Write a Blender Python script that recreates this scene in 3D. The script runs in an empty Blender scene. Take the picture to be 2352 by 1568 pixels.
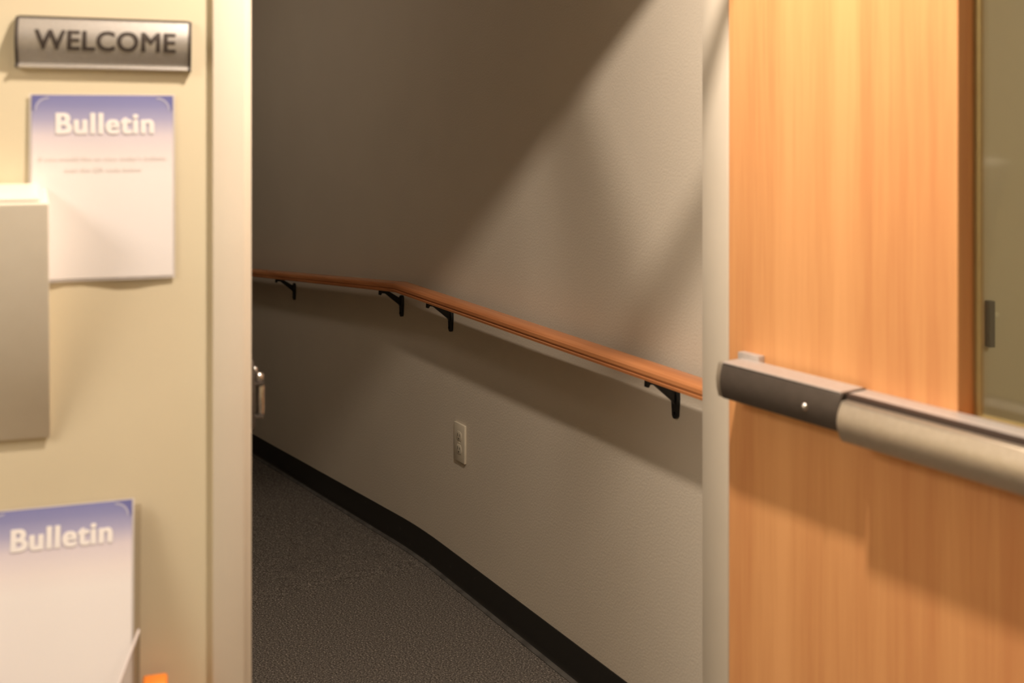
import bpy, bmesh, math, random
from mathutils import Matrix, Vector
random.seed(7)
scene = bpy.context.scene
COL = scene.collection
EYE = 1.39

# ---------------------------------------------------------------- camera
cam_d = bpy.data.cameras.new('camera')
cam = bpy.data.objects.new('camera', cam_d)
COL.objects.link(cam)
cam.location = (0, 0, EYE)
cam.rotation_euler = (math.radians(90), 0, 0)
cam_d.sensor_width = 36.0
cam_d.lens = 2500.0 / 2352.0 * 36.0
cam_d.shift_y = -(784 - 277) / 2352.0
cam_d.clip_start = 0.02
cam_d.dof.use_dof = True
cam_d.dof.focus_distance = 3.0
cam_d.dof.aperture_fstop = 2.7
scene.camera = cam

# ---------------------------------------------------------------- world, lamps, exposure
world = bpy.data.worlds.new('world')
scene.world = world
world.use_nodes = True
world.node_tree.nodes['Background'].inputs[0].default_value = (1.0, 0.85, 0.72, 1)
world.node_tree.nodes['Background'].inputs[1].default_value = 0.02
vs = scene.view_settings
vs.view_transform = 'Standard'
vs.look = 'None'
vs.exposure = 0.0
vs.gamma = 1.0
vs.use_curve_mapping = False

WARM = (1.0, 0.84, 0.70)
FILL = (1.0, 0.88, 0.77)
CPL = (-1.80, 3.90)
LAMP = (0.10, 1.33, 2.425)


def area(name, loc, power, sx, sy, color, shape='RECTANGLE', rotz=0.0):
    d = bpy.data.lights.new(name, 'AREA')
    d.energy = power
    d.color = color
    d.shape = shape
    d.size = sx
    if shape in ('RECTANGLE', 'ELLIPSE'):
        d.size_y = sy
    o = bpy.data.objects.new(name, d)
    COL.objects.link(o)
    o.location = loc
    o.rotation_euler = (0, 0, rotz)
    return o


area('downlight_lamp', LAMP, 39.5, 0.085, 0.085, WARM, 'DISK')
area('room_fill_light', (-2.1, 0.12, 2.41), 44.0, 1.1, 0.9, FILL, rotz=0.284)  # unseen fill added to lift the shade on door and jamb
area('room_fill_light', (2.15, 0.35, 2.41), 12.0, 1.1, 0.5, FILL, rotz=0.284)  # second unseen fill, added for the window reveal and wall behind the door
area('corridor_fill_light', CPL + (2.41,), 1.5, 2.2, 0.24, FILL, rotz=math.atan2(-0.864, 0.503))  # dim unseen fill added to even out the corridor shade

# ---------------------------------------------------------------- frames
# N: room wall with the doorway (x along wall, y into the corridor)
# D: open door leaf (x from hinge to latch, y away from the visible face)
# K: corridor wall with the handrail (x towards the doorway, y into the wall)


def frame(ox, oy, ax, ay, z=0.0):
    return Matrix.Translation((ox, oy, z)) @ Matrix.Rotation(math.atan2(ay, ax), 4, 'Z')


N = frame(-0.617, 1.64, 0.96, 0.28)
D = frame(0.386, 1.935, 0.557, -0.83)
K = frame(-0.294, 3.48, 0.503, -0.864)
SLOPE = 0.0833


def ramp(s):
    # level landing (s > 0) easing into a ramp that falls away
    if s >= 0.16:
        return 0.0
    if s <= -0.16:
        return SLOPE * s
    t = (s + 0.16) / 0.32
    return -SLOPE * 0.16 * (1 - t) ** 2


# ---------------------------------------------------------------- materials
def lin(r, g, b):
    f = lambda c: (c / 255.0) / 12.92 if c / 255.0 <= 0.04045 else ((c / 255.0 + 0.055) / 1.055) ** 2.4
    return (f(r), f(g), f(b), 1)


def new_mat(name, base, rough=0.5, metal=0.0, spec=0.5):
    m = bpy.data.materials.new(name)
    m.use_nodes = True
    b = m.node_tree.nodes['Principled BSDF']
    b.inputs['Base Color'].default_value = tuple(base[:3]) + (1,)
    b.inputs['Roughness'].default_value = rough
    b.inputs['Metallic'].default_value = metal
    b.inputs['Specular IOR Level'].default_value = spec
    return m, m.node_tree.nodes, m.node_tree.links, b


def textured(name, c0, c1, scale, rough, bump=0.0, bump_scale=None, bdist=0.001, detail=3.0, spec=0.4, lo=0.35, hi=0.65, metal=0.0):
    m, n, l, b = new_mat(name, c0, rough, metal, spec)
    tc = n.new('ShaderNodeTexCoord')
    no = n.new('ShaderNodeTexNoise')
    no.inputs['Scale'].default_value = scale
    no.inputs['Detail'].default_value = detail
    rp = n.new('ShaderNodeValToRGB')
    rp.color_ramp.elements[0].position = lo
    rp.color_ramp.elements[1].position = hi
    rp.color_ramp.elements[0].color = tuple(c0[:3]) + (1,)
    rp.color_ramp.elements[1].color = tuple(c1[:3]) + (1,)
    l.new(tc.outputs['Object'], no.inputs['Vector'])
    l.new(no.outputs['Fac'], rp.inputs['Fac'])
    l.new(rp.outputs['Color'], b.inputs['Base Color'])
    if bump:
        n2 = n.new('ShaderNodeTexNoise')
        n2.inputs['Scale'].default_value = bump_scale or scale
        n2.inputs['Detail'].default_value = 2.0
        bp = n.new('ShaderNodeBump')
        bp.inputs['Strength'].default_value = bump
        bp.inputs['Distance'].default_value = bdist
        l.new(tc.outputs['Object'], n2.inputs['Vector'])
        l.new(n2.outputs['Fac'], bp.inputs['Height'])
        l.new(bp.outputs['Normal'], b.inputs['Normal'])
    return m


def wood(name, dark, mid, light, grain_axis='Z', scale=1.0, rough=0.42, band=13.0):
    """straight veneer grain running along one local axis, with wider tonal bands"""
    m, n, l, b = new_mat(name, mid, rough, 0, 0.35)
    tc = n.new('ShaderNodeTexCoord')
    mp = n.new('ShaderNodeMapping')
    s = {'Z': (1, 1, 0.03), 'X': (0.03, 1, 1)}[grain_axis]
    mp.inputs['Scale'].default_value = tuple(v * scale for v in s)
    l.new(tc.outputs['Object'], mp.inputs['Vector'])
    fine = n.new('ShaderNodeTexNoise')
    fine.inputs['Scale'].default_value = 190.0
    fine.inputs['Detail'].default_value = 3.0
    l.new(mp.outputs['Vector'], fine.inputs['Vector'])
    wide = n.new('ShaderNodeTexNoise')
    wide.inputs['Scale'].default_value = band
    wide.inputs['Detail'].default_value = 4.0
    wide.inputs['Roughness'].default_value = 0.6
    l.new(mp.outputs['Vector'], wide.inputs['Vector'])
    mix = n.new('ShaderNodeMix')
    mix.inputs['Factor'].default_value = 0.22
    l.new(wide.outputs['Fac'], mix.inputs[2])
    l.new(fine.outputs['Fac'], mix.inputs[3])
    rp = n.new('ShaderNodeValToRGB')
    e = rp.color_ramp.elements
    e[0].position = 0.36
    e[0].color = tuple(dark) + (1,)
    e[1].position = 0.64
    e[1].color = tuple(light) + (1,)
    k = e.new(0.5)
    k.color = tuple(mid) + (1,)
    l.new(mix.outputs[0], rp.inputs['Fac'])
    l.new(rp.outputs['Color'], b.inputs['Base Color'])
    bp = n.new('ShaderNodeBump')
    bp.inputs['Strength'].default_value = 0.08
    bp.inputs['Distance'].default_value = 0.0005
    l.new(fine.outputs['Fac'], bp.inputs['Height'])
    l.new(bp.outputs['Normal'], b.inputs['Normal'])
    return m


M = {}
M['room_wall'] = textured('cream_wall_paint', (0.735, 0.655, 0.47), (0.755, 0.675, 0.485), 5, 0.6, 0.10, 260, 0.0006)
M['corridor_wall'] = textured('taupe_wall_paint', (0.655, 0.59, 0.485), (0.675, 0.61, 0.50), 3, 0.55, 0.55, 170, 0.0012)
M['ceiling'] = textured('ceiling_paint', (0.72, 0.68, 0.60), (0.76, 0.72, 0.64), 60, 0.8, 0.2, 90, 0.001)
M['frame'] = textured('cream_frame_enamel', (0.71, 0.645, 0.53), (0.73, 0.665, 0.55), 8, 0.5, 0.04, 300, 0.0004, spec=0.25)
M['black_rubber'] = textured('black_rubber', (0.016, 0.0148, 0.0125), (0.075, 0.068, 0.058), 38, 0.42, 0.05, 120, 0.0005, detail=8, lo=0.66, hi=0.80)
M['toe_grey'] = textured('dusty_lit_grey_rubber', (0.060, 0.055, 0.048), (0.105, 0.097, 0.085), 25, 0.7)  # dust and caught light both put into this grey
M['black_iron'] = textured('black_cast_iron', (0.006, 0.006, 0.006), (0.010, 0.010, 0.010), 60, 0.4, 0.1, 300, 0.0004)
M['ivory'] = textured('ivory_plastic', (0.66, 0.60, 0.47), (0.68, 0.62, 0.49), 40, 0.35)
M['slot'] = new_mat('dark_slot', (0.03, 0.027, 0.024), 0.6)[0]
M['steel'] = textured('brushed_steel', (0.62, 0.60, 0.57), (0.74, 0.72, 0.69), 90, 0.24, metal=1.0)
M['sign_silver'] = textured('satin_silver', (0.62, 0.60, 0.57), (0.66, 0.64, 0.61), 200, 0.42, metal=0.85)
M['sign_dark'] = new_mat('charcoal_plastic', (0.045, 0.035, 0.03), 0.45)[0]
M['bar_dark'] = textured('dark_bronze_cover', (0.085, 0.070, 0.058), (0.095, 0.078, 0.065), 70, 0.42, metal=0.3)
M['bar_pad'] = textured('satin_champagne_metal', (0.49, 0.43, 0.34), (0.53, 0.47, 0.38), 120, 0.38, metal=0.7)
M['bar_top'] = textured('satin_grey_metal', (0.50, 0.455, 0.42), (0.54, 0.495, 0.46), 120, 0.45, metal=0.35)
M['groove'] = new_mat('dark_groove', (0.045, 0.028, 0.022), 0.6)[0]
M['paper'] = textured('white_paper', (0.86, 0.83, 0.82), (0.88, 0.85, 0.84), 20, 0.75)
M['print_white'] = new_mat('print_white', (0.90, 0.87, 0.86), 0.75)[0]
M['print_pink'] = new_mat('print_faded_grey', (0.73, 0.66, 0.64), 0.8)[0]
M['print_edge'] = new_mat('print_corner_blue', (0.15, 0.16, 0.40), 0.75)[0]
M['print_line'] = new_mat('print_pale_blue', (0.46, 0.46, 0.62), 0.75)[0]
M['orange'] = textured('orange_card', (0.85, 0.24, 0.03), (0.9, 0.28, 0.04), 30, 0.5)
M['box_white'] = textured('off_white_plastic', (0.80, 0.75, 0.63), (0.82, 0.77, 0.65), 30, 0.4)
M['door_wood'] = wood('door_veneer', (0.61, 0.265, 0.103), (0.70, 0.34, 0.135), (0.78, 0.40, 0.165), 'Z', 1.0, 0.45)
M['rail_wood'] = wood('rail_oak', (0.46, 0.165, 0.058), (0.56, 0.22, 0.082), (0.64, 0.27, 0.105), 'X', 1.6, 0.24, 16)
M['bead_wood'] = textured('tan_bead', (0.47, 0.32, 0.16), (0.50, 0.35, 0.18), 40, 0.5)
M['shelf_wood'] = wood('shelf_wood', (0.36, 0.2, 0.09), (0.45, 0.26, 0.12), (0.5, 0.3, 0.15), 'X', 1.0)
M['lens'] = new_mat('lamp_lens', (0.9, 0.85, 0.75), 0.4)[0]
_b = M['lens'].node_tree.nodes['Principled BSDF']
_b.inputs['Emission Color'].default_value = (1, 0.84, 0.7, 1)
_b.inputs['Emission Strength'].default_value = 2.0

# carpet: salt-and-pepper tufts
m, n, l, b = new_mat('charcoal_carpet', (0.1, 0.09, 0.075), 0.95, 0, 0.1)
tc = n.new('ShaderNodeTexCoord')
v1 = n.new('ShaderNodeTexNoise'); v1.inputs['Scale'].default_value = 210; v1.inputs['Detail'].default_value = 2.5; v1.inputs['Roughness'].default_value = 0.7
v2 = n.new('ShaderNodeTexNoise'); v2.inputs['Scale'].default_value = 6; v2.inputs['Detail'].default_value = 3
rp = n.new('ShaderNodeValToRGB')
e = rp.color_ramp.elements
e[0].position = 0.33; e[0].color = (0.045, 0.038, 0.031, 1)
e[1].position = 0.72; e[1].color = (0.52, 0.46, 0.39, 1)
k = e.new(0.48); k.color = (0.125, 0.111, 0.095, 1)
k = e.new(0.58); k.color = (0.19, 0.168, 0.144, 1)
mx = n.new('ShaderNodeMix'); mx.data_type = 'RGBA'; mx.blend_type = 'MULTIPLY'; mx.inputs['Factor'].default_value = 0.35
l.new(tc.outputs['Object'], v1.inputs['Vector']); l.new(tc.outputs['Object'], v2.inputs['Vector'])
l.new(v1.outputs['Fac'], rp.inputs['Fac'])
l.new(rp.outputs['Color'], mx.inputs[6]); l.new(v2.outputs['Color'], mx.inputs[7])
l.new(rp.outputs['Color'], b.inputs['Base Color'])
bp = n.new('ShaderNodeBump'); bp.inputs['Strength'].default_value = 0.8; bp.inputs['Distance'].default_value = 0.004
l.new(v1.outputs['Fac'], bp.inputs['Height']); l.new(bp.outputs['Normal'], b.inputs['Normal'])
M['carpet'] = m

# glass and clear acrylic: thin panes, mostly clear with a weak reflection


def clear(name, tint, refl):
    m = bpy.data.materials.new(name)
    m.use_nodes = True
    n, l = m.node_tree.nodes, m.node_tree.links
    n.clear()
    out = n.new('ShaderNodeOutputMaterial')
    tr = n.new('ShaderNodeBsdfTransparent'); tr.inputs[0].default_value = tint
    gl = n.new('ShaderNodeBsdfGlossy'); gl.inputs[0].default_value = (1, 1, 1, 1); gl.inputs['Roughness'].default_value = 0.05
    mix = n.new('ShaderNodeMixShader'); mix.inputs[0].default_value = refl
    l.new(tr.outputs[0], mix.inputs[1]); l.new(gl.outputs[0], mix.inputs[2]); l.new(mix.outputs[0], out.inputs[0])
    return m


M['glass'] = clear('door_glass', (0.90, 0.93, 0.88, 1), 0.05)
M['acrylic'] = clear('clear_acrylic', (0.88, 0.86, 0.84, 1), 0.08)

# bulletin sheet: printed blue header fading into pinkish white (object z = 0 at the foot, 0.28 at the head)
m, n, l, b = new_mat('bulletin_print', (0.9, 0.9, 0.9), 0.75, 0, 0.2)
tc = n.new('ShaderNodeTexCoord'); sp = n.new('ShaderNodeSeparateXYZ')
mr = n.new('ShaderNodeMapRange'); mr.inputs[1].default_value = 0.160; mr.inputs[2].default_value = 0.280
rp = n.new('ShaderNodeValToRGB'); e = rp.color_ramp.elements
e[0].position = 0.0; e[0].color = (0.87, 0.84, 0.83, 1)
e[1].position = 1.0; e[1].color = (0.22, 0.23, 0.48, 1)
for p, c in ((0.22, (0.84, 0.78, 0.78, 1)), (0.48, (0.72, 0.66, 0.72, 1)), (0.68, (0.42, 0.41, 0.60, 1)), (0.86, (0.27, 0.28, 0.51, 1))):
    k = e.new(p); k.color = c
l.new(tc.outputs['Object'], sp.inputs[0]); l.new(sp.outputs['Z'], mr.inputs[0]); l.new(mr.outputs[0], rp.inputs['Fac']); l.new(rp.outputs['Color'], b.inputs['Base Color'])
M['bulletin'] = m


# ---------------------------------------------------------------- mesh helpers
def box(bm, x0, x1, y0, y1, z0, z1):
    v = [bm.verts.new(p) for p in ((x0, y0, z0), (x1, y0, z0), (x1, y1, z0), (x0, y1, z0), (x0, y0, z1), (x1, y0, z1), (x1, y1, z1), (x0, y1, z1))]
    for f in ((0, 3, 2, 1), (4, 5, 6, 7), (0, 1, 5, 4), (1, 2, 6, 5), (2, 3, 7, 6), (3, 0, 4, 7)):
        bm.faces.new([v[i] for i in f])
    return v


def boxes(*bs):
    bm = bmesh.new()
    for b_ in bs:
        box(bm, *b_)
    return bm


def bevel(bm, w, seg=2):
    bmesh.ops.bevel(bm, geom=list(bm.edges), offset=w, segments=seg, affect='EDGES', profile=0.5)
    return bm


def sweep(rings, cap=True):
    """rings: list of equally long closed loops of points"""
    bm = bmesh.new()
    vr = [[bm.verts.new(p) for p in r] for r in rings]
    k = len(rings[0])
    for a, c in zip(vr, vr[1:]):
        for i in range(k):
            bm.faces.new((a[i], a[(i + 1) % k], c[(i + 1) % k], c[i]))
    if cap:
        bm.faces.new(list(reversed(vr[0])))
        bm.faces.new(vr[-1])
    bmesh.ops.recalc_face_normals(bm, faces=bm.faces)
    return bm


def extrude_profile(prof, x0, x1):
    return sweep([[(x0, p[0], p[1]) for p in prof], [(x1, p[0], p[1]) for p in prof]])


def cyl(bm, p0, p1, r, seg=20, r2=None):
    p0, p1 = Vector(p0), Vector(p1)
    d = p1 - p0
    res = bmesh.ops.create_cone(bm, cap_ends=True, segments=seg, radius1=r, radius2=r if r2 is None else r2, depth=d.length)
    mt = Matrix.Translation((p0 + p1) / 2) @ Vector((0, 0, 1)).rotation_difference(d).to_matrix().to_4x4()
    bmesh.ops.transform(bm, matrix=mt, verts=res['verts'])
    return bm


def obj(name, bm, mat, parent=None, mw=None, smooth=None, kind=None):
    me = bpy.data.meshes.new(name)
    bmesh.ops.recalc_face_normals(bm, faces=bm.faces)
    bm.to_mesh(me)
    bm.free()
    me.materials.append(M[mat] if isinstance(mat, str) else mat)
    o = bpy.data.objects.new(name, me)
    COL.objects.link(o)
    if parent is not None:
        o.parent = parent
    if mw is not None:
        if parent is None:
            o.matrix_world = mw
        else:
            o.matrix_local = mw
    if smooth:
        me.polygons.foreach_set('use_smooth', [True] * len(me.polygons))
        try:
            me.set_sharp_from_angle(angle=math.radians(smooth))
        except Exception:
            pass
    if kind:
        o['kind'] = kind
    return o


def thing(name, label, cat, mw, group=None, kind=None):
    o = bpy.data.objects.new(name, None)
    COL.objects.link(o)
    o.empty_display_size = 0.05
    o.matrix_world = mw
    if label:
        o['label'] = label
    if cat:
        o['category'] = cat
    if group:
        o['group'] = group
    if kind:
        o['kind'] = kind
    return o


def tag(o, label, cat, group=None):
    o['label'] = label
    o['category'] = cat
    if group:
        o['group'] = group
    return o


def T(x, y, z):
    return Matrix.Translation((x, y, z))


def text_bm(body, width, cap_h, weight=0.0):
    """lettering as a flat mesh in x/z, centred, given overall width and capital height"""
    c = bpy.data.curves.new('lettering', 'FONT')
    c.body = body
    c.size = 1.0
    c.space_character = 1.0 + weight * 2.0
    c.resolution_u = 4
    o = bpy.data.objects.new('lettering', c)
    COL.objects.link(o)
    dg = bpy.context.evaluated_depsgraph_get()
    me = bpy.data.meshes.new_from_object(o.evaluated_get(dg))
    bm = bmesh.new()
    bm.from_mesh(me)
    bpy.data.objects.remove(o)
    bpy.data.curves.remove(c)
    bpy.data.meshes.remove(me)
    if weight:
        src = bm.copy()
        tmp = bpy.data.meshes.new('tmp')
        src.to_mesh(tmp)
        src.free()
        for kk, (dx, dy) in enumerate(((-1, 0), (1, 0), (-0.5, 0), (0.5, 0), (-0.7, 0.5), (0.7, 0.5), (-0.7, -0.5), (0.7, -0.5))):
            n0 = len(bm.verts)
            bm.from_mesh(tmp)
            bm.verts.ensure_lookup_table()
            for v in bm.verts[n0:]:
                v.co.x += dx * weight
                v.co.y += dy * weight
                v.co.z = (kk + 1) * 0.00006
        bpy.data.meshes.remove(tmp)
    xs = [v.co.x for v in bm.verts]
    x0, x1 = min(xs), max(xs)
    y0 = 0.0
    y1 = max(v.co.y for v in bm.verts)
    for v in bm.verts:
        v.co = Vector(((v.co.x - (x0 + x1) / 2) * width / (x1 - x0), -v.co.z, (v.co.y - (y0 + y1) / 2) * cap_h / (y1 - y0)))
    return bm


# ---------------------------------------------------------------- room and corridor shell
QL, QR, HEAD = 0.207, 1.0874, 2.054          # doorway: left rabbet, hinge rabbet, head height
CEIL = 2.44
WT = 0.14                                     # wall thickness
# floor of the room and the level landing (one carpet), then the ramp
bm = bmesh.new()
box(bm, -2.6, 3.0, -4.2, 0.16, -0.12, 0.0)
obj('floor_room', bm, 'carpet', None, N, kind='structure')['label'] = 'dark grey carpet floor of the room'
S0, S1, KW = -5.0, 1.75, -1.28                # corridor extents in K: far end, doorway end, opposite wall
ss = [S0, -3.0, -1.5, -0.6, -0.3] + [-0.16 + 0.04 * i for i in range(9)] + [0.4, 1.0, S1]
bm = bmesh.new()
top = [[bm.verts.new((s, y, ramp(s))) for y in (KW - 0.02, 0.02)] for s in ss]
low = [[bm.verts.new((s, y, ramp(s) - 0.1)) for y in (KW - 0.02, 0.02)] for s in ss]
for i in range(len(ss) - 1):
    bm.faces.new((top[i][0], top[i + 1][0], top[i + 1][1], top[i][1]))
    bm.faces.new((low[i][0], low[i][1], low[i + 1][1], low[i + 1][0]))
    bm.faces.new((top[i][0], low[i][0], low[i + 1][0], top[i + 1][0]))
    bm.faces.new((top[i][1], top[i + 1][1], low[i + 1][1], low[i][1]))
floor_c = obj('floor', bm, 'carpet', None, K @ T(0, 0, 0.001), smooth=40, kind='structure')
floor_c['label'] = 'dark speckled carpet running along the corridor ramp'

# wall with the doorway (room side cream)
o = obj('wall_front', boxes((-2.6, QL - 0.03, 0, WT, -0.01, CEIL), (QR + 0.03, 3.0, 0, WT, -0.01, CEIL), (QL - 0.03, QR + 0.03, 0, WT, HEAD + 0.03, CEIL)), 'room_wall', None, N, kind='structure')
obj('wall_left', boxes((-2.7, -2.6, -4.2, 0.0, 0, CEIL)), 'room_wall', None, N, kind='structure')
obj('wall_right', boxes((3.0, 3.1, -4.2, 0.0, 0, CEIL)), 'room_wall', None, N, kind='structure')
obj('wall_back', boxes((-2.6, 3.0, -4.3, -4.2, 0, CEIL)), 'room_wall', None, N, kind='structure')
obj('ceiling_room', boxes((-2.7, 3.1, -4.3, 0.0, CEIL, CEIL + 0.1)), 'ceiling', None, N, kind='structure')
# corridor
obj('wall_corridor_right', boxes((S0, 1.66, 0, 0.1, -0.6, CEIL)), 'corridor_wall', None, K, kind='structure')
obj('wall_corridor_left', boxes((S0, 0.98, KW - 0.1, KW, -0.6, CEIL)), 'corridor_wall', None, K, kind='structure')
obj('wall_corridor_end', boxes((S0 - 0.1, S0, KW - 0.1, 0.1, -0.6, CEIL)), 'corridor_wall', None, K, kind='structure')
# back of the doorway wall closes the corridor
obj('ceiling_corridor', boxes((S0, 1.75, KW - 0.1, 0.1, CEIL, CEIL + 0.1)), 'ceiling', None, K, kind='structure')

# black rubber cove base along the corridor wall
prof = [(0.0, 0.0), (-0.018, 0.0), (-0.0175, 0.0022), (-0.012, 0.0035), (-0.0075, 0.0065), (-0.0045, 0.012), (-0.0035, 0.020), (-0.0032, 0.086), (-0.0022, 0.089), (0.0, 0.0895)]
rings = []
for s in [S0] + [-3.0, -1.5, -0.6, -0.3] + [-0.16 + 0.04 * i for i in range(9)] + [0.4, 1.0, 1.62]:
    rings.append([(s, p[0], p[1] + ramp(s) + 0.002) for p in prof])
o = obj('baseboard_right', sweep(rings), 'black_rubber', None, K, smooth=30, kind='structure')
o['label'] = 'black rubber cove base along the corridor wall'
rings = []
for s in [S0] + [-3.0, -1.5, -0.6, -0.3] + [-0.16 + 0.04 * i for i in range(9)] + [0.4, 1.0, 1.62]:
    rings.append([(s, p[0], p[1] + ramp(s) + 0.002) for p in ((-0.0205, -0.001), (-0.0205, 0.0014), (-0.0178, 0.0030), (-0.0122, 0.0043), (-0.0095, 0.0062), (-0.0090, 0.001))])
obj('dusty_lit_toe', sweep(rings), 'toe_grey', o, smooth=30)['label'] = 'grey toe edge with dust and caught light in its colour'  # lighter strip: dust plus light catching the toe, painted in

# ---------------------------------------------------------------- door frame (pressed metal, cream)
STL, STR = 0.221, 1.066
FB, FF = 0.152, -0.012


def jamb(x_rab, x_stop, x_face, sgn):
    # closed section in x/y: face, return to wall, rabbet, stop, soffit, back
    p = [(x_face, 0.0), (x_face, FF), (x_rab, FF), (x_rab, 0.05), (x_stop, 0.05), (x_stop, FB), (x_face, FB)]
    return sweep([[(x, y, 0.0) for x, y in p], [(x, y, HEAD + 0.02) for x, y in p]])


fr = thing('trim_1', 'cream metal door frame around the open doorway', None, N, kind='structure')
j1 = bevel(jamb(QL, STL, QL - 0.047, 1), 0.0022)
obj('jamb', j1, 'frame', fr, smooth=35)
j2 = bevel(jamb(QR, STR, QR + 0.047, -1), 0.0022)
obj('jamb', j2, 'frame', fr, smooth=35)
hp = [(0.0, HEAD + 0.047), (FF, HEAD + 0.047), (FF, HEAD), (0.05, HEAD), (0.05, HEAD - 0.016), (FB, HEAD - 0.016), (FB, HEAD + 0.047)]
obj('head', bevel(extrude_profile(hp, QL - 0.047, QR + 0.047), 0.002), 'frame', fr, smooth=35)
# rim strike screwed to the latch jamb at bar height
st = obj('strike_plate', bevel(boxes((STL - 0.001, STL + 0.006, 0.056, 0.118, 0.892, 0.992)), 0.0015), 'bar_dark', fr, smooth=40)
bm = bmesh.new()
cyl(bm, (STL + 0.016, 0.075, 0.912), (STL + 0.016, 0.075, 0.958), 0.0065)
obj('strike_roller', bevel(bm, 0.0015), 'steel', st, smooth=40)
obj('strike_bracket', bevel(boxes((STL + 0.005, STL + 0.020, 0.066, 0.088, 0.905, 0.911), (STL + 0.005, STL + 0.020, 0.066, 0.088, 0.959, 0.965)), 0.001), 'bar_dark', st)
bm = bmesh.new()
bmesh.ops.create_uvsphere(bm, u_segments=14, v_segments=8, radius=0.0085, matrix=T(STL + 0.013, 0.075, 0.972))
obj('strike_cap', bm, 'steel', st, smooth=60)
bm = bmesh.new()
bmesh.ops.create_uvsphere(bm, u_segments=12, v_segments=8, radius=0.005, matrix=T(STL + 0.006, 0.068, 0.986))
obj('screw', bm, 'steel', st, smooth=60)

# ---------------------------------------------------------------- open door
DW, DT, DTOP = 0.868, 0.044, HEAD - 0.004
LX0, LX1, LZ0, LZ1 = 0.453, 0.70, 0.955, 1.86
dr = thing('door_1', 'orange-brown wood veneer door standing open with a push bar and narrow window', None, D, kind='structure')
bm = bmesh.new()
# leaf with a real opening for the window: shared edges so the face stays one surface
xs = [0.0, LX0, LX1, DW]
zs = [0.008, LZ0, LZ1, DTOP]
g = {}
for yi, y in enumerate((0.0, DT)):
    for i, x in enumerate(xs):
        for j, z in enumerate(zs):
            g[yi, i, j] = bm.verts.new((x, y, z))
for yi in (0, 1):
    for i in range(3):
        for j in range(3):
            if (i, j) != (1, 1):
                bm.faces.new((g[yi, i, j], g[yi, i + 1, j], g[yi, i + 1, j + 1], g[yi, i, j + 1]))
for i in range(3):
    for j in (0, 3):
        bm.faces.new((g[0, i, j], g[0, i + 1, j], g[1, i + 1, j], g[1, i, j]))
        bm.faces.new((g[0, j, i], g[0, j, i + 1], g[1, j, i + 1], g[1, j, i]))
for a, c in (((1, 1), (2, 1)), ((2, 1), (2, 2)), ((2, 2), (1, 2)), ((1, 2), (1, 1))):
    bm.faces.new((g[0, a[0], a[1]], g[0, c[0], c[1]], g[1, c[0], c[1]], g[1, a[0], a[1]]))
obj('leaf', bm, 'door_wood', dr)
bd = 0.010
by0, by1 = DT - 0.006, DT + 0.004
obj('glazing_bead', bevel(boxes((LX0, LX0 + bd, by0, by1, LZ0, LZ1)), 0.0015), 'bead_wood', dr)
obj('glazing_bead', bevel(boxes((LX1 - bd, LX1, by0, by1, LZ0, LZ1)), 0.0015), 'bead_wood', dr)
obj('glazing_bead', bevel(boxes((LX0 + bd, LX1 - bd, by0, by1, LZ0, LZ0 + bd)), 0.0015), 'bead_wood', dr)
obj('glazing_bead', bevel(boxes((LX0 + bd, LX1 - bd, by0, by1, LZ1 - bd, LZ1)), 0.0015), 'bead_wood', dr)
obj('glass_pane', boxes((LX0 + 0.004, LX1 - 0.004, DT - 0.013, DT - 0.007, LZ0 + 0.002, LZ1 - 0.002)), 'glass', dr)
# hinges
for hz in (0.28, 1.05, 1.80):
    bm = bmesh.new()
    cyl(bm, (-0.004, DT + 0.004, hz - 0.055), (-0.004, DT + 0.004, hz + 0.055), 0.007)
    obj('hinge', bm, 'steel', dr, smooth=40)
# push bar: carrier on the door, dark end cover, satin pad
pb = obj('push_bar', bevel(boxes((0.046, 0.84, -0.046, 0.0, 0.918, 0.974)), 0.003), 'bar_top', dr, smooth=35)


def bar_prof(front, bulge, z0, z1, back, r=0.006):
    # rounded front section (y towards the viewer is negative)
    pts = [(back, z0), (back, z1)]
    k = 10
    for i in range(k + 1):
        t = i / k
        z = z1 - (z1 - z0) * t
        y = -(front + bulge * math.sin(math.pi * (0.08 + 0.84 * t)))
        pts.append((y, z))
    return pts


cv = obj('end_cover', bevel(extrude_profile(bar_prof(0.060, 0.010, 0.916, 0.976, -0.004), 0.046, 0.299), 0.0012, 1), 'bar_dark', pb, smooth=40)
bm = extrude_profile(bar_prof(0.058, 0.0085, 0.9165, 0.9755, 0.0), 0.034, 0.047)
obj('end_cap', bevel(bm, 0.001, 1), 'bar_pad', pb, smooth=40)
obj('cover_edge', bevel(boxes((0.048, 0.298, -0.064, -0.012, 0.9755, 0.9785)), 0.001), 'bar_top', pb)
obj('pad', bevel(extrude_profile(bar_prof(0.064, 0.016, 0.905, 0.9665, -0.055), 0.302, 0.83), 0.0015, 1), 'bar_pad', pb, smooth=40)
obj('pad_gap', boxes((0.302, 0.83, -0.056, -0.0455, 0.915, 0.9743)), 'groove', pb)
obj('mounting_foot', bevel(boxes((0.036, 0.085, -0.016, 0.0, 0.906, 0.988)), 0.002), 'bar_top', pb, smooth=35)
bm = bmesh.new()
bmesh.ops.create_uvsphere(bm, u_segments=16, v_segments=8, radius=0.0068, matrix=T(0.232, -0.0675, 0.9425))
obj('screw', bm, 'steel', pb, smooth=30)
# door closer with its folding arm (above the picture; its arm shades the corridor wall)
cb = obj('closer_body', bevel(boxes((0.13, 0.40, -0.062, 0.0, 1.885, 1.955)), 0.004), 'bar_dark', dr, smooth=35)
Dinv = D.inverted()
pin = Dinv @ Vector((0.45, 1.70, 1.985))
elb = Dinv @ Vector((0.14, 1.655, 1.985))
sof = Dinv @ Vector((0.117, 1.90, 1.985))


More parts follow.
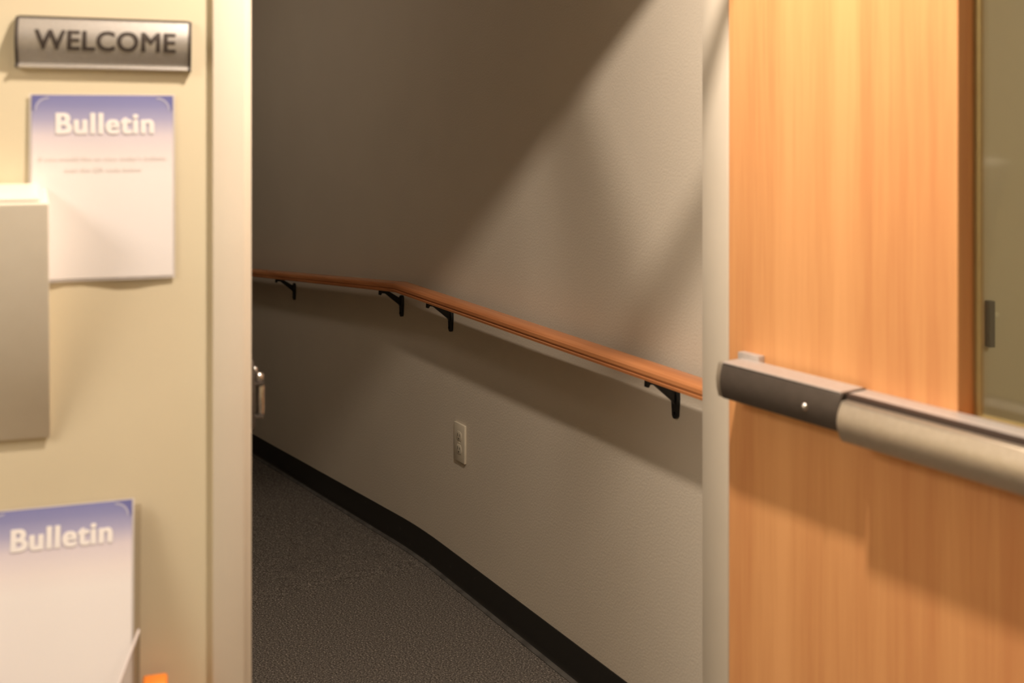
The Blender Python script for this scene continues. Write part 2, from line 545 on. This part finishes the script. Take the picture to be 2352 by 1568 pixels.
def bar_between(a, c, w, h):
    a, c = Vector(a), Vector(c)
    d = (c - a).normalized()
    sd = Vector((-d.y, d.x, 0)) * w / 2
    up = Vector((0, 0, h / 2))
    return sweep([[a + sd + up, a - sd + up, a - sd - up, a + sd - up], [c + sd + up, c - sd + up, c - sd - up, c + sd - up]])


bm = bmesh.new()
cyl(bm, (pin.x, -0.03, 1.95), (pin.x, -0.03, 1.99), 0.011)
obj('closer_spindle', bm, 'steel', cb, smooth=40)
obj('main_arm', bar_between((pin.x, -0.03, 1.985), elb, 0.026, 0.008), 'bar_dark', cb)
obj('forearm', bar_between(elb + Vector((0, 0, 0.006)), sof + Vector((0, 0, 0.006)), 0.022, 0.008), 'bar_dark', cb)
bm = bmesh.new()
cyl(bm, elb + Vector((0, 0, -0.01)), elb + Vector((0, 0, 0.016)), 0.014)
obj('elbow', bm, 'bar_dark', cb, smooth=40)
bm = bmesh.new()
cyl(bm, sof + Vector((0, 0, -0.005)), Vector((sof.x, sof.y, HEAD + 0.001)), 0.012)
obj('arm_bracket', bm, 'bar_dark', cb, smooth=40)

# ---------------------------------------------------------------- handrail
RTOP = 0.868
hr = thing('handrail', 'oak handrail on black brackets along the corridor wall, bending where the ramp starts', 'handrail', K)
# profile in y (wall at 0) / z: broad rounded top, grooved underside edge
rp_ = [(-0.038, 0.006), (-0.036, 0.012), (-0.036, 0.022), (-0.039, 0.028), (-0.047, 0.031), (-0.066, 0.032), (-0.083, 0.031), (-0.0905, 0.028), (-0.0935, 0.023), (-0.0935, 0.015), (-0.0905, 0.0125), (-0.0905, 0.0095), (-0.092, 0.008), (-0.091, 0.002), (-0.086, 0.0), (-0.044, 0.0)]
BASE = RTOP - 0.032


def rail_z(s):
    # the rail runs almost level past the landing, then follows the ramp down
    return BASE + (0.012 * (1 - s / 1.4) if s > 0 else 0.012 + (SLOPE + 0.008) * s)




def rail(sa, sb):
    return sweep([[(s, y, z + rail_z(s)) for y, z in rp_] for s in (sa, sb)])


obj('rail', rail(0.0, 1.60), 'rail_wood', hr, smooth=28)
obj('rail', rail(-4.8, -0.0008), 'rail_wood', hr, smooth=28)


def bracket(s):
    zb = rail_z(s)
    # wall plate: rounded, tapering below
    bm = bmesh.new()
    pl = [(-0.011, 0.0), (-0.012, -0.022), (-0.0085, -0.058), (-0.004, -0.064), (0.004, -0.064), (0.0085, -0.058), (0.012, -0.022), (0.011, 0.0), (0.006, 0.006), (-0.006, 0.006)]
    o = sweep([[(s + x, 0.001, zb - 0.028 + z) for x, z in pl], [(s + x * 0.9, -0.009, zb - 0.028 + z) for x, z in pl]])
    bm.free()
    br = obj('bracket', bevel(o, 0.0012, 1), 'black_iron', hr, smooth=40)
    # arm: side profile (y out from wall, z), swept across a small width
    side = [(-0.006, -0.034), (-0.052, -0.004), (-0.056, 0.0012), (-0.084, 0.0012), (-0.085, -0.014), (-0.079, -0.015), (-0.076, -0.009), (-0.064, -0.011), (-0.014, -0.052), (-0.006, -0.066)]
    a = sweep([[(s + dx, y, zb + z) for y, z in side] for dx in (-0.006, 0.006)])
    obj('arm', bevel(a, 0.001, 1), 'black_iron', br, smooth=40)
    bm = bmesh.new()
    cyl(bm, (s, -0.006, zb - 0.080), (s, -0.0115, zb - 0.080), 0.004, 12)
    obj('screw', bm, 'black_iron', br, smooth=40)


for s in (-3.2, -2.3, -1.206, -0.133, 0.2238, 1.2956):
    bracket(s)

# ---------------------------------------------------------------- duplex outlet
ou = thing('wall_outlet', 'ivory duplex power outlet low on the corridor wall under the handrail', 'outlet', K @ T(0.283, 0.0, 0.4345))
bm = bevel(boxes((-0.034, 0.034, -0.0066, 0.0005, -0.056, 0.056)), 0.0012, 2)
obj('cover_plate', bm, 'ivory', ou, smooth=40)
for zc in (0.0195, -0.0195):
    pr = []
    for i in range(28):
        a = 2 * math.pi * i / 28
        x, z = 0.0172 * math.cos(a), 0.0172 * math.sin(a)
        pr.append((x, max(-0.0142, min(0.0142, z)) + zc))
    bm = sweep([[(x, -0.0058, z) for x, z in pr], [(x, -0.0074, z) for x, z in pr], [(x * 0.95, -0.0078, zc + (z - zc) * 0.94) for x, z in pr]])
    rc = obj('receptacle', bm, 'ivory', ou, smooth=40)
    obj('slot', boxes((-0.0075, -0.0052, -0.0082, -0.0062, zc - 0.001, zc + 0.0075)), 'slot', rc)
    obj('slot', boxes((0.0052, 0.0075, -0.0082, -0.0062, zc, zc + 0.007)), 'slot', rc)
    bm = bmesh.new()
    cyl(bm, (0, -0.0062, zc - 0.0075), (0, -0.0082, zc - 0.0075), 0.0024, 14)
    obj('slot', bm, 'slot', rc)
bm = bmesh.new()
cyl(bm, (0, -0.005, 0), (0, -0.0075, 0), 0.003, 14)
obj('screw', bm, 'ivory', ou, smooth=40)

# ---------------------------------------------------------------- WELCOME sign
SW, SH = 0.248, 0.0755
sg = thing('welcome_sign', 'curved silver sign plate reading WELCOME with dark end caps on cream wall', 'sign', N @ T(0.0045, 0, 1.5047) @ Matrix.Rotation(0.0115, 4, 'Y'))


def sign_y(z):
    t = (z + SH / 2 - 0.0065) / (SH - 0.0085)
    t = max(0.0, min(1.0, t))
    return -(0.0065 + 0.0105 * math.sin(math.pi * t))


zs_ = [-SH / 2 + 0.0065 + (SH - 0.0085) * i / 24 for i in range(25)]
prof = [(0.0, -SH / 2), (-0.0085, -SH / 2), (-0.0105, -SH / 2 + 0.0018), (-0.0095, -SH / 2 + 0.0048)] + [(sign_y(z), z) for z in zs_] + [(-0.006, SH / 2), (0.0, SH / 2)]
pl = obj('plate', extrude_profile(prof, -SW / 2 + 0.004, SW / 2 - 0.004), 'sign_silver', sg, smooth=40)
for a, c in ((-SW / 2, -SW / 2 + 0.0042), (SW / 2 - 0.0042, SW / 2)):
    pr2 = [(y - (0.0012 if y < -0.001 else 0), z) for y, z in prof]
    obj('end_cap', extrude_profile(pr2, a, c), 'sign_dark', sg, smooth=40)
obj('top_edge', boxes((-SW / 2 + 0.004, SW / 2 - 0.004, -0.0078, 0, SH / 2 - 0.0003, SH / 2 + 0.0012)), 'sign_dark', sg)
bm = text_bm('WELCOME', 0.199, 0.0290, 0.028)
for i in range(1, 12):
    z = -0.0150 + 0.030 * i / 12
    bmesh.ops.bisect_plane(bm, geom=bm.verts[:] + bm.edges[:] + bm.faces[:], plane_co=(0, 0, z), plane_no=(0, 0, 1))
for v in bm.verts:
    v.co.x += 0.0018
    v.co.z += 0.0045
    v.co.y += sign_y(v.co.z) - 0.0005
obj('lettering', bm, 'sign_dark', sg)['label'] = 'dark capital letters WELCOME'

# ---------------------------------------------------------------- bulletin sheets


def bulletin(name, label, mw, w, h, note):
    t = thing(name, label, 'paper', mw, 'printed bulletin sheets')
    # gently curled sheet with thickness: object z runs 0..h from the foot
    nx, nz = 8, 12
    bm = bmesh.new()

    def yy(x, z):
        u = x / w
        return -0.0022 - 0.0016 * (1 - z / h) * (1 + math.sin(u * 9.0)) - 0.0015 * (0.5 + u if u > 0 else 0.5) * (1 - z / h) - 0.0022 * max(0, -u - 0.25) * 2
    fr_ = [[bm.verts.new((-w / 2 + w * i / nx, yy(-w / 2 + w * i / nx, h * j / nz), h * j / nz)) for j in range(nz + 1)] for i in range(nx + 1)]
    for i in range(nx):
        for j in range(nz):
            bm.faces.new((fr_[i][j], fr_[i + 1][j], fr_[i + 1][j + 1], fr_[i][j + 1]))
    bmesh.ops.solidify(bm, geom=bm.faces[:], thickness=-0.0003)
    sh = obj('sheet', bm, 'paper', t, smooth=50)
    # printed area: inset from the sheet's edge, floating a hair above the paper, follows its curl
    ins = 0.0035

    def patch(nm, x0, x1, z0, z1, mat, off, parent):
        b2 = bmesh.new()
        vv = [[b2.verts.new((x0 + (x1 - x0) * i / 10, yy(x0 + (x1 - x0) * i / 10, z0 + (z1 - z0) * j / 12) - off, z0 + (z1 - z0) * j / 12)) for j in range(13)] for i in range(11)]
        for i in range(10):
            for j in range(12):
                b2.faces.new((vv[i][j], vv[i + 1][j], vv[i + 1][j + 1], vv[i][j + 1]))
        return obj(nm, b2, mat, parent, smooth=50)
    pr = patch('print', -w / 2 + ins, w / 2 - ins * 0.9, 0.004, h - 0.002, 'bulletin', 0.0006, sh)
    # rounded pale border line and the deep blue corners outside it
    x0, x1, zt, r = -w / 2 + ins + 0.0035, w / 2 - ins - 0.0035, h - 0.0045, 0.020
    for sgn, xe in ((-1, x0), (1, x1)):
        cx, cz = xe - sgn * r, zt - r
        arc = [(cx + sgn * r * math.sin(a), cz + r * math.cos(a)) for a in [math.pi / 2 * i / 10 for i in range(11)]]
        arc2 = [(cx + sgn * (r - 0.0028) * math.sin(a), cz + (r - 0.0028) * math.cos(a)) for a in [math.pi / 2 * i / 10 for i in range(11)]]
        b2 = bmesh.new()
        A = [b2.verts.new((x, yy(x, z) - 0.0010, z)) for x, z in arc]
        B = [b2.verts.new((x, yy(x, z) - 0.0010, z)) for x, z in arc2]
        for i in range(10):
            b2.faces.new((A[i], A[i + 1], B[i + 1], B[i]))
        obj('border_line', b2, 'print_line', sh)
        b2 = bmesh.new()
        ex, ez = sgn * (w / 2 - ins), h - 0.002
        A = [b2.verts.new((x, yy(x, z) - 0.0009, z)) for x, z in arc]
        k_ = b2.verts.new((ex, yy(ex, ez) - 0.0009, ez))
        k1 = b2.verts.new((cx, yy(cx, ez) - 0.0009, ez))
        k2 = b2.verts.new((ex, yy(ex, cz) - 0.0009, cz))
        for i in range(10):
            b2.faces.new((A[i], A[i + 1], k_))
        b2.faces.new((A[0], k_, k1))
        b2.faces.new((A[10], k2, k_))
        obj('print_corner', b2, 'print_edge', sh)
    b2 = text_bm('Bulletin', w * 0.68, 0.0305, 0.05)
    for v in b2.verts:
        v.co.z += h - 0.0435
        v.co.x += 0.003
        v.co.y += yy(v.co.x, v.co.z) - 0.0012
    obj('lettering', b2, 'print_white', sh)['label'] = 'white heading Bulletin'
    if note:
        for body, wd, zz_ in (("If you would like to view today's bulletin", w * 0.87, h - 0.097), ('scan the QR code below', w * 0.53, h - 0.114)):
            b2 = text_bm(body, wd, 0.0062, 0.0)
            for v in b2.verts:
                v.co.z += zz_
                v.co.y = yy(v.co.x, v.co.z) - 0.0012
            obj('small_print', b2, 'print_pink', sh)
    return t


bulletin('bulletin_sheet', 'bulletin sheet stuck flat on the cream wall under the WELCOME sign', N @ T(0.0015, 0, 1.1500), 0.206, 0.280, True)
TILT = T(0, -0.080, 0.453) @ Matrix.Rotation(math.radians(-11.0), 4, 'X')
bulletin('bulletin_sheet', 'bulletin sheet standing in the clear acrylic holder', N @ TILT @ T(-0.0555, -0.006, 0.095) @ Matrix.Rotation(-0.004, 4, 'Y'), 0.206, 0.280, False)

# clear acrylic literature holder
hx0, hx1 = -0.170, 0.0558
ah = thing('acrylic_holder', 'clear acrylic literature holder with slanted sides standing on shelf', 'holder', N @ TILT)
obj('back_panel', boxes((hx0, hx1, -0.0042, -0.0014, 0.0, 0.365)), 'acrylic', ah)
# tapered pocket: its sides run in from the back panel to a narrower front panel
for sg_, xb in ((1, hx0), (-1, hx1)):
    obj('side_return', boxes((min(xb, xb + sg_ * 0.0026), max(xb, xb + sg_ * 0.0026), -0.0145, -0.0042, 0.0, 0.188)), 'acrylic', ah)
    q = [(xb, -0.0145, 0.0), (xb, -0.0145, 0.188), (xb + sg_ * 0.027, -0.040, 0.118), (xb + sg_ * 0.045, -0.040, 0.0)]
    obj('side_panel', sweep([q, [(x + sg_ * 0.0026, y - 0.0005, z) for x, y, z in q]]), 'acrylic', ah)
    q = [(xb, -0.0145, 0.1865), (xb, -0.0145, 0.1905), (xb + sg_ * 0.0275, -0.0415, 0.1205), (xb + sg_ * 0.0275, -0.0395, 0.1165)]
    obj('side_rim', sweep([q, [(x + sg_ * 0.0028, y, z) for x, y, z in q]]), 'print_pink', ah)
    q = [(xb + sg_ * 0.0270, -0.0415, 0.118), (xb + sg_ * 0.0300, -0.0415, 0.118), (xb + sg_ * 0.0480, -0.0415, 0.0), (xb + sg_ * 0.0450, -0.0415, 0.0)]
    obj('corner_edge', sweep([q, [(x, y - 0.002, z) for x, y, z in q]]), 'print_pink', ah)
q = [(hx0 + 0.045, -0.040, 0.0), (hx1 - 0.045, -0.040, 0.0), (hx1 - 0.027, -0.040, 0.118), (hx0 + 0.027, -0.040, 0.118)]
obj('front_panel', sweep([q, [(x, y - 0.003, z) for x, y, z in q]]), 'acrylic', ah)
obj('base_panel', boxes((hx0, hx1, -0.040, -0.0042, 0.0, 0.003)), 'acrylic', ah)

# shelf and the small orange box
sh = thing('wall_shelf', 'narrow wooden shelf on the cream wall below the bulletin holder', 'shelf', N @ T(0, 0, 0.43))
obj('board', bevel(boxes((-0.42, 0.13, -0.16, 0.0005, 0.0, 0.022)), 0.002), 'shelf_wood', sh)
for x in (-0.33, 0.06):
    obj('bracket', sweep([[(x + dx, y, z) for y, z in ((0.0005, 0.001), (-0.12, 0.001), (-0.12, -0.006), (-0.012, -0.1), (0.0005, -0.1))] for dx in (0, 0.016)]), 'frame', sh)
bm = boxes((-0.018, 0.018, -0.018, 0.018, 0.0, 0.106))
obj('orange_box', bevel(bm, 0.005, 3), 'orange', None, N @ T(0.0765, -0.04, 0.452) , smooth=40)
tag(bpy.data.objects['orange_box'], 'small bright orange box with rounded corners beside the acrylic holder', 'box')

# ---------------------------------------------------------------- off-white box on the wall (front leans back towards the wall at its foot)
wb = thing('wall_box', 'off-white wall-mounted box with bright top overlapping the upper bulletin sheet', 'box', N @ T(-0.192, 0, 0.92))
bk = [(-0.135, 0.0), (0.115, 0.0), (0.113, 0.372), (-0.133, 0.372)]
rings = [[(x, 0.0005, z) for x, z in bk],
         [(-0.137, -0.006, 0.0), (0.1205, -0.006, 0.0), (0.128, -0.092, 0.354), (-0.14, -0.092, 0.354)]]
bm = sweep(rings)
obj('body', bevel(bm, 0.0025, 3), 'box_white', wb, smooth=40)
bm = sweep([[(-0.13, -0.004, 0.3735), (0.107, -0.004, 0.3735), (0.118, -0.086, 0.3575), (-0.132, -0.086, 0.3575)], [(-0.125, -0.008, 0.378), (0.100, -0.008, 0.378), (0.110, -0.080, 0.364), (-0.127, -0.080, 0.364)]])
obj('lid', bevel(bm, 0.002, 2), 'box_white', wb, smooth=40)

# ---------------------------------------------------------------- catch on the wall behind the door, seen through its window
ct = thing('door_catch', 'narrow dark metal catch on the wall seen through the door window', 'catch', N @ T(1.592, 0, 0.958))
obj('plate', bevel(boxes((-0.006, 0.006, -0.014, 0.0005, 0.0, 0.088)), 0.001), 'bar_dark', ct)
bm = bmesh.new()
cyl(bm, (0.016, 0.0005, 0.060), (0.016, -0.006, 0.060), 0.006, 16)
obj('screw', bm, 'steel', ct, smooth=40)

# ---------------------------------------------------------------- recessed downlight, and unseen panels added for the fill lights
dl = thing('downlight', 'round recessed ceiling downlight in front of the doorway', 'lamp', T(LAMP[0], LAMP[1], CEIL))
bm = bmesh.new()
k = 32
prof = [(0.060, 0.0005), (0.085, 0.0005), (0.085, -0.004), (0.062, -0.006)]
vr = [[bm.verts.new((r * math.cos(2 * math.pi * i / k), r * math.sin(2 * math.pi * i / k), z)) for r, z in prof] for i in range(k)]
for i in range(k):
    for j in range(4):
        bm.faces.new((vr[i][j], vr[(i + 1) % k][j], vr[(i + 1) % k][(j + 1) % 4], vr[i][(j + 1) % 4]))
obj('trim_ring', bm, 'frame', dl, smooth=40)
bm = bmesh.new()
cyl(bm, (0, 0, 0.0005), (0, 0, -0.002), 0.060, 32)
obj('lens', bm, 'lens', dl)
for lab, loc, rz, hw, hd in (('unseen rectangular fill light panel added on the sign side of the room', (-2.1, 0.12), 0.284, 0.6, 0.5),
                             ('unseen rectangular fill light panel added behind the open door', (2.15, 0.35), 0.284, 0.6, 0.3),
                             ('unseen long narrow fill light strip added over the corridor ramp', CPL, math.atan2(-0.864, 0.503), 1.15, 0.16)):
    t = thing('fill_panel', lab, 'lamp', T(loc[0], loc[1], CEIL) @ Matrix.Rotation(rz, 4, 'Z'))  # glowing panel added out of view around each fill light
    e_ = 0.04
    obj('frame', bevel(boxes((-hw, hw, -hd, -hd + e_, -0.014, 0.0005), (-hw, hw, hd - e_, hd, -0.014, 0.0005), (-hw, -hw + e_, -hd + e_, hd - e_, -0.014, 0.0005), (hw - e_, hw, -hd + e_, hd - e_, -0.014, 0.0005)), 0.001), 'frame', t)
    obj('diffuser', boxes((-hw + e_, hw - e_, -hd + e_, hd - e_, -0.006, 0.0004)), 'lens', t)
